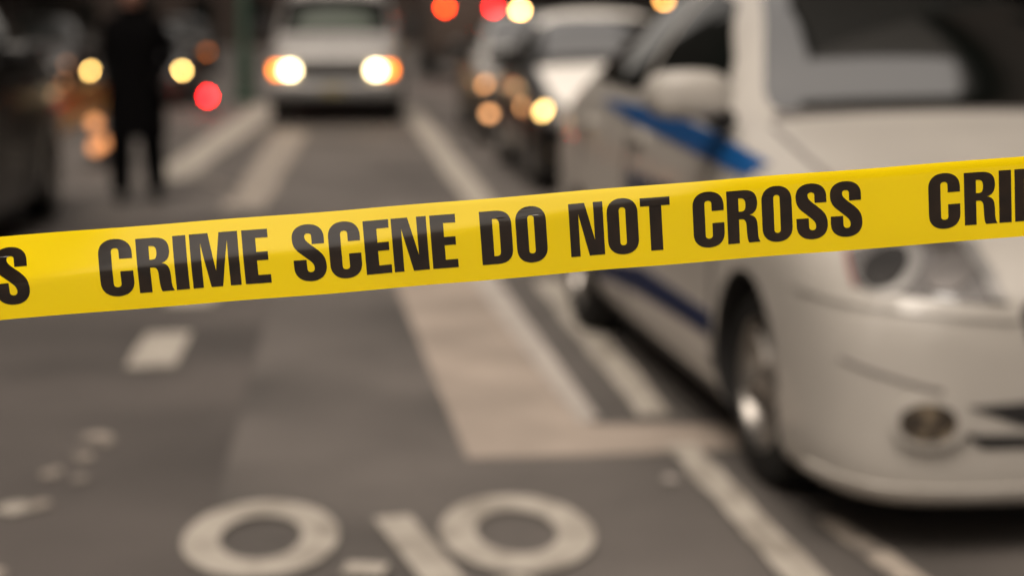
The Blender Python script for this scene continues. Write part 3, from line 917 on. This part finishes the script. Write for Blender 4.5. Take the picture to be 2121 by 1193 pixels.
# the van driving up the lane with its lights on
def make_van():
    p = S(-.19, 24.6)
    t = thing('van', 'white van with both headlights and amber turn lights lit driving up the lane', 'van', (p.x, p.y, 0), SA * .6)
    VP = mat('van_paint', (0.32, 0.305, 0.295), 0.4, coat=0.6, noise=0.08, nscale=2)
    st = [(.0, .86, .46, .78, .80, .98, 1.00), (.04, .93, .42, .80, .85, 1.05, 1.07), (.35, .99, .40, .90, .88, 1.12, 1.15), (.75, 1.0, .38, 1.05, .90, 1.22, 1.25), (.95, 1.0, .38, 1.10, .90, 1.32, 1.36), (1.35, 1.0, .38, 1.15, .85, 1.82, 1.87),
          (1.65, 1.0, .38, 1.20, .82, 2.02, 2.08), (2.6, 1.0, .38, 1.22, .82, 2.05, 2.11), (4.8, 1.0, .40, 1.22, .82, 2.05, 2.10), (5.35, .98, .42, 1.22, .81, 2.02, 2.06), (5.42, .94, .46, 1.2, .78, 1.95, 1.98)]
    cut = []
    for y in (.85, 4.35):
        for sg in (-1, 1):
            c = MB().lathe([(.72, .001), (.72, .40), (1.3, .40), (1.3, .001)], 40, c=(0, y, .38))
            if sg < 0:
                for v in c.bm.verts:
                    v.co.x *= -1
            cut.append(c.build('cutter', PLASTIC))
    me = subdivided(MB().loft(body_rings(st)), 'body', [VP], 2, cut)
    bm0 = bmesh.new()
    bm0.from_mesh(me)
    bvh = BVHTree.FromBMesh(bm0)
    bm0.free()
    link('body', me, t)
    FR = dirs('front')
    ws = patch(bvh, 'windscreen', [(-.84, 1.33), (-.76, 1.84), (-.4, 1.90), (0, 1.91), (.4, 1.90), (.76, 1.84), (.84, 1.33), (0, 1.345)], FR, mat('matt_black', (0.004, 0.004, 0.004), 0.85, spec=0.05, noise=0.2), t, off=.008, rounded=.06)
    patch(bvh, 'pane', [(-.62, 1.39), (-.56, 1.60), (-.3, 1.68), (0, 1.70), (.3, 1.68), (.56, 1.60), (.62, 1.39), (0, 1.40)], FR, mat('van_glass', (0.055, 0.07, 0.055), 0.12, spec=0.35, noise=0.2, nscale=2), ws, off=.013, rounded=.08)
    patch(bvh, 'grille', [(-.51, .66), (-.51, .91), (.51, .91), (.51, .66)], FR, PLASTIC, t, off=.02, rounded=.03)
    patch(bvh, 'lower_grille', [(-.62, .50), (-.62, .56), (.62, .56), (.62, .50)], FR, PLASTIC, t, off=.012)
    for sd_ in (-1, 1):
        h = patch(bvh, 'headlight', ell(sd_ * .635, .80, .092, .075), FR, HEAD_HOT, t, off=.035, res=.05)
        patch(bvh, 'turn_signal', [(sd_ * .76, .73), (sd_ * .76, .87), (sd_ * .87, .86), (sd_ * .87, .74)], FR, AMBER_ON, h, off=.03, res=.05)
        SD = dirs('side', sd_)
        patch(bvh, 'side_window', [(1.30, 1.30), (1.62, 1.80), (2.35, 1.84), (2.35, 1.32)], SD, GLASS, t, off=.008, rounded=.05)
        patch(bvh, 'side_panel_window', [(2.6, 1.34), (2.6, 1.84), (4.9, 1.84), (4.9, 1.34)], SD, GLASS, t, off=.008, rounded=.05)
        patch(bvh, 'door_gap', [(2.46, .45), (2.46, 1.9), (2.485, 1.9), (2.485, .45)], SD, PLASTIC, t, off=.009)
        mb = MB()
        mb.box((sd_ * 1.16, 1.30, 1.42), (.20, .10, .34), bev=.03)
        mb.tube([(sd_ * .93, 1.32, 1.36), (sd_ * 1.1, 1.30, 1.36)], .02, 8)
        mb.build('side_mirror', PLASTIC, t)
        patch(bvh, 'tail_light', [(sd_ * .80, .95), (sd_ * .80, 1.3), (sd_ * .92, 1.3), (sd_ * .92, .95)], dirs('rear'), REDLENS, t, off=.01)
    q = MB()
    q.loft([[Vector((x, -.06 - .10 * (1 - (x / 1.0) ** 4) + dy, z)) for dy, z in ((.0, .40), (-.03, .44), (-.03, .60), (.0, .64), (.12, .64), (.12, .40))] for x in [-.98, -.93, -.8, -.4, 0, .4, .8, .93, .98]])
    q.build('bumper', mat('van_bumper', (0.20, 0.195, 0.192), 0.4, metal=0.3, noise=0.1, nscale=5), t)
    MB().box((0, -.20, .52), (.31, .012, .155), bev=.004).build('license_plate', mat('plate', (0.20, 0.17, 0.10), 0.5, noise=0.1, nscale=20), t)
    MB().box((0, 2.7, .32), (1.72, 5.0, .24), bev=.03).build('underbody', PLASTIC, t, ang=30)
    add_wheels(t, .97, (.85, 4.35), .365, .24)
    return t
VAN = make_van()

# dark truck ahead, seen from behind
def make_truck():
    p = S(3.35, 45.0)
    t = thing('box_truck', 'dark box truck far ahead with two red lamps on its rear', 'truck', (p.x, p.y, 0), SA)
    b = MB().box((0, 2.6, 1.95), (2.35, 5.2, 2.5), bev=.04)
    b.build('cargo_box', TRUCKBODY, t, ang=30)
    b = MB().box((0, 2.9, .62), (.9, 5.4, .14), bev=.02)
    b.box((0, .02, .55), (2.2, .12, .14), bev=.02)
    b.build('chassis', PLASTIC, t, ang=30)
    b = MB()
    rings = []
    for y, zt, w_ in ((5.35, 2.35, 1.0), (5.9, 2.45, 1.03), (6.5, 2.3, 1.03), (6.9, 1.5, 1.02), (7.6, 1.3, .98), (7.75, 1.15, .92)):
        rings.append([Vector((-w_, y, .55)), Vector((-w_, y, zt * .75)), Vector((-w_ * .9, y, zt)), Vector((w_ * .9, y, zt)), Vector((w_, y, zt * .75)), Vector((w_, y, .55))])
    b.loft(rings).build('cab', DARK_PAINT, t, ang=30)
    MB().box((0, -.012, 1.9), (1.9, .02, 2.1), bev=.008).build('roller_door', mat('roller_door', (0.07, 0.05, 0.04), 0.5, noise=0.2, nscale=3), t, ang=30)
    for x, mm in ((-.66, REDORANGE_ON), (.66, RED_ON)):
        MB().lathe([(-.075, .001), (-.07, .05), (-.03, .08), (.0, .085)], 24, 'Y', (x, 0, 1.94)).build('rear_lamp', mm, t)
    for y in (1.2, 6.6):
        for sg in (-1, 1):
            tm, rm = wheel_meshes(.42, .26)
            o = link('wheel', tm, t)
            o.location = (sg * .95, y, .42)
            o.rotation_euler = (0, 0, 0 if sg > 0 else math.pi)
            link('rim', rm, o)
    return t
make_truck()

# ------------------------------------------------------------------ street furniture
def lamp_post(label, x, y, zl, r=.075, glow=None):
    t = thing('globe_lamp', label, 'street lamp', (x, y, 0), 0, 'small globe lamps along the pavement')
    b = MB().lathe([(0, .001), (0, .11), (.05, .11), (.10, .06), (.25, .045), (zl - r - .08, .035), (zl - r - .05, .07), (zl - r + .02, .08), (zl - r + .02, .001)], 20, 'Z')
    b.build('post', PLASTIC, t)
    MB().ellipsoid((0, 0, zl), (r, r, r)).build('globe', glow or GLOBE_ON, t)
    MB().lathe([(zl + r - .02, .06), (zl + r + .02, .05), (zl + r + .06, .012), (zl + r + .12, .001)], 16, 'Z').build('finial', PLASTIC, t)
    return t
def at(px, Y):
    return (px - 1060.5) / FPX * Y
lamp_post('small warm globe lamp on a post beside the dark truck', at(1077, 36), 36, CAM_H + (54 - 24) / FPX * 36)
lamp_post('small warm globe lamp seen above the police car roofline', at(1371, 26), 26, CAM_H + (54 - 4) / FPX * 26, r=.055, glow=lamp('amber_globe_glow', (1.0, 0.42, 0.10), 16.0))

p = (at(512, 31.5), 31.5)
gp = thing('green_post', 'dark green street post standing to the left of the van', 'post', (p[0], p[1], 0))
MB().lathe([(0, .001), (0, .24), (.12, .24), (.18, .17), (.9, .15), (1.0, .12), (1.05, .13), (1.1, .10), (6.5, .075), (6.5, .001)], 24, 'Z').build('shaft', GREEN, gp)
MB().lathe([(6.5, .001), (6.5, .10), (6.6, .12), (6.7, .05), (6.75, .001)], 20, 'Z').build('cap', GREEN, gp)

def delineator(label, px, Y, zs):
    t = thing('delineator_post', label, 'delineator', (at(px, Y), Y, 0), 0, 'low reflector posts beside the dark car')
    MB().lathe([(0, .001), (0, .13), (.03, .13), (.05, .04), (max(zs) + .1, .035), (max(zs) + .12, .001)], 20, 'Z').build('post', PLASTIC, t)
    for z in zs:
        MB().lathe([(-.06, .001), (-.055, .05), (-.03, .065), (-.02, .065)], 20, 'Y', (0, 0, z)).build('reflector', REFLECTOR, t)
    return t
delineator('low black post with two faint amber reflectors at the left', 200, 17.0, (.21, .46))
delineator('low black post with one faint amber reflector next to the standing person', 221, 17.6, (.22,))

rl = thing('warning_lamp', 'small red warning lamp glowing low on the road right of the person', 'warning lamp', (at(434, 28), 28, 0))
MB().lathe([(0, .001), (0, .16), (.04, .16), (.06, .10), (.20, .09), (.22, .05), (.22, .001)], 24, 'Z').build('base', PLASTIC, rl)
MB().lathe([(.22, .035), (.245, .045), (.30, .042), (.325, .025), (.33, .001)], 24, 'Z').build('lens', lamp('bright_red_glow', (1.0, 0.006, 0.008), 70.0), rl)

# ------------------------------------------------------------------ person
def make_person():
    t = thing('person', 'person in a long dark coat and dark trousers standing in the road at the left', 'person', (at(285, 13.6), 13.6, 0), 0.12)
    J = [((0, 0, .98), (.15, .11)), ((0, 0, 1.18), (.14, .10)), ((0, .01, 1.40), (.17, .11)), ((0, .01, 1.53), (.085, .075)), ((0, -.005, 1.62), (.058, .06)), ((0, -.02, 1.70), (.075, .09)), ((0, -.02, 1.80), (.078, .095)), ((0, -.015, 1.87), (.045, .06))]
    E_ = [(i, i + 1) for i in range(7)]
    def add(par, chain):
        for c in chain:
            J.append(c)
            E_.append((par, len(J) - 1))
            par = len(J) - 1
        return par
    add(5, [((0, -.115, 1.705), (.022, .022)), ((0, -.125, 1.675), (.018, .016))])            # nose, chin side
    add(2, [((-.19, .01, 1.47), (.072, .07)), ((-.235, .03, 1.20), (.055, .055)), ((-.19, -.10, .99), (.045, .045)), ((-.165, -.13, .91), (.04, .05))])
    add(2, [((.20, .01, 1.46), (.08, .075)), ((.30, .05, 1.22), (.065, .065)), ((.20, -.10, 1.02), (.045, .045)), ((.175, -.13, .93), (.04, .05))])
    add(0, [((-.10, 0, .90), (.115, .115)), ((-.13, -.06, .50), (.118, .115)), ((-.135, -.05, .12), (.10, .095)), ((-.13, -.10, .06), (.055, .045)), ((-.145, -.23, .045), (.045, .035))])
    add(0, [((.10, 0, .90), (.115, .115)), ((.13, -.01, .50), (.112, .11)), ((.145, .04, .12), (.095, .09)), ((.14, .0, .06), (.055, .045)), ((.165, -.14, .045), (.045, .035))])
    me = bpy.data.meshes.new('body')
    me.from_pydata([j[0] for j in J], E_, [])
    o = link('body', me)
    m = o.modifiers.new('k', 'SKIN')
    sv = me.skin_vertices[0].data
    for i, j in enumerate(J):
        sv[i].radius = j[1]
        sv[i].use_root = (i == 0)
    m2 = o.modifiers.new('s', 'SUBSURF')
    m2.levels = m2.render_levels = 2
    dg = bpy.context.evaluated_depsgraph_get()
    m3 = bpy.data.meshes.new_from_object(o.evaluated_get(dg))
    bpy.data.objects.remove(o)
    m3.name = 'body'
    for mm in (CLOTH, SKIN, LEATHER):
        m3.materials.append(mm)
    for f in m3.polygons:
        c = f.center
        f.material_index = 1 if c.z > 1.575 else (2 if c.z < .10 else 0)
        f.use_smooth = True
    bo = link('body', m3, t)
    # coat: open-bottomed, from the shoulders to the knees
    rings = []
    for z, rx, ry, cy in ((.54, .222, .165, -.01), (.58, .225, .17, -.01), (.80, .215, .165, 0), (1.02, .198, .15, 0), (1.12, .192, .145, 0), (1.28, .215, .15, .01), (1.42, .232, .145, .01), (1.49, .215, .12, .01), (1.54, .13, .095, .01), (1.585, .085, .085, 0), (1.61, .088, .088, 0)):
        rx *= 1.10
        rings.append([Vector((rx * math.copysign(abs(math.cos(a)) ** .8, math.cos(a)) + .008 * math.sin(5 * a + 9 * z), cy + ry * math.sin(a), z)) for a in [2 * math.pi * k / 28 for k in range(28)]])
    MB().loft(rings, caps=False).build('coat', CLOTH, t, ang=80)
    hb = MB()
    hb.ellipsoid((0, .005, 1.815), (.088, .105, .085))
    hb.ellipsoid((0, .045, 1.76), (.082, .072, .09))
    hb.build('hair', HAIR, t)
    for sx in (-1, 1):
        MB().ellipsoid((sx * .031, -.106, 1.745), (.012, .010, .009)).build('eye', LEATHER, t)
        MB().ellipsoid((sx * .083, -.01, 1.735), (.012, .024, .036)).build('ear', SKIN, t)
    MB().ellipsoid((0, -.112, 1.662), (.026, .008, .008)).build('mouth', REDLENS, t)
    return t
make_person()

# ------------------------------------------------------------------ buildings
_win = {}
def window_meshes(w_, h_):
    key = (w_, h_)
    if key not in _win:
        f = MB()
        f.box((0, 0, h_ / 2 + .06), (w_ + .24, .14, .12), bev=.01)
        f.box((0, -.03, -h_ / 2 - .06), (w_ + .30, .22, .12), bev=.01)
        for x in (-1, 1):
            f.box((x * (w_ / 2 + .06), 0, 0), (.12, .13, h_))
        f.box((0, .01, 0), (w_, .07, .06))
        fm = f.mesh('window', STONE, ang=30)
        pm = MB().box((0, .045, 0), (w_, .03, h_)).mesh('pane', GLASS, ang=30)
        _win[key] = (fm, pm)
    return _win[key]

def building(label, u, v0, v1, h, m, side, floors, shop=SHOPDARK, depth=12):
    """a street-side building; side = +1 faces left (stands on the right), -1 faces right"""
    L = v1 - v0
    p = S(u, v0)
    # local frame: x along the street, y into the block, z up
    t = thing('building', label, 'building', (p.x, p.y, 0), SA + R(90))
    if side > 0:
        fy = -1                      # block lies towards local -y (street right)
    else:
        fy = 1
    b = MB()
    b.box((L / 2, fy * depth / 2, h / 2 + 2.0), (L, depth, h - 4.0))
    b.box((L / 2, fy * (depth / 2 + .15), 2.0), (L, depth - .3, 4.0))
    b.build('wall', m, t, ang=30)
    MB().box((L / 2, fy * (-.12), h - .3), (L + .1, .5, .55), bev=.06).build('cornice', STONE, t, ang=30)
    MB().box((L / 2, fy * (-.06), 3.75), (L - .1, .38, .55), bev=.03).build('shop_fascia', shop, t, ang=30)
    n = max(2, int(L / 3.4))
    flip = 0 if fy > 0 else math.pi
    for k in range(n):
        x = (k + .5) * L / n
        if k == n // 2:
            d = MB().box((0, 0, 0), (1.15, .08, 2.4), bev=.02).build('door', shop, t, ang=30)
            d.location = (x, fy * .11, 1.25)
            MB().box((.45, -fy * .07, -.1), (.04, .06, .3), bev=.008).build('handle', CHROME, d)
        else:
            fm, pm = window_meshes(round(L / n - .9, 2), 2.3)
            o = link('window', fm, t)
            o.location = (x, fy * .10, 1.95)
            o.rotation_euler.z = flip
            link('pane', pm, o)
        for fl in range(floors):
            fm, pm = window_meshes(1.25, 1.9)
            o = link('window', fm, t)
            o.location = (x, fy * -.04, 6.0 + fl * 3.5)
            o.rotation_euler.z = flip
            link('pane', pm, o)
    return t

building('tall dark brick building on the right beside the police car', 8.9, -2, 16, 15.5, BRICK, 1, 2)
building('unseen dark stone building added on the right behind the viewpoint to cut sky light', 8.9, -62, -14, 24, STONE, 1, 1)  # this and the next are unseen, added to dim upright faces
building('unseen dark brick building added on the left behind the viewpoint to cut sky light', -15.2, -62, -14, 24, BRICK, -1, 1)
building('dark stone building on the right beside the parked row', 8.9, 16.1, 34, 30, STONE, 1, 3)
building('brown brick building on the right past the truck', 8.9, 34.1, 62, 22, BRICK, 1, 2)
building('dark brick building on the left beyond the taxi', -15.2, -2, 31, 28, BRICK, -1, 2)
building('dark stone building on the left behind the far car', -15.2, 31.1, 58, 42, STONE, -1, 2)  # this and the next: unseen upper part raised to darken side-window reflections
building('long brown brick building on the far left of the street', -15.2, 58.1, 100, 48, BRICK, -1, 1)
building('long dark stone building on the far right of the street', 8.9, 62.1, 104, 24, STONE, 1, 1)
q = S(-30, 118)
t = thing('building', 'wide brown building closing the far end of the street', 'building', (q.x, q.y, 0), SA)
MB().box((30, 6, 9), (70, 12, 18)).build('wall', BRICK, t, ang=30)
MB().box((30, -.15, 17.7), (70.2, .5, .5), bev=.05).build('cornice', STONE, t, ang=30)
for k in range(14):
    for fl in range(2):
        fm, pm = window_meshes(1.6, 2.2)
        o = link('window', fm, t)
        o.location = (4 + k * 4, -.05, 2.2 + fl * 4.2)
        link('pane', pm, o)
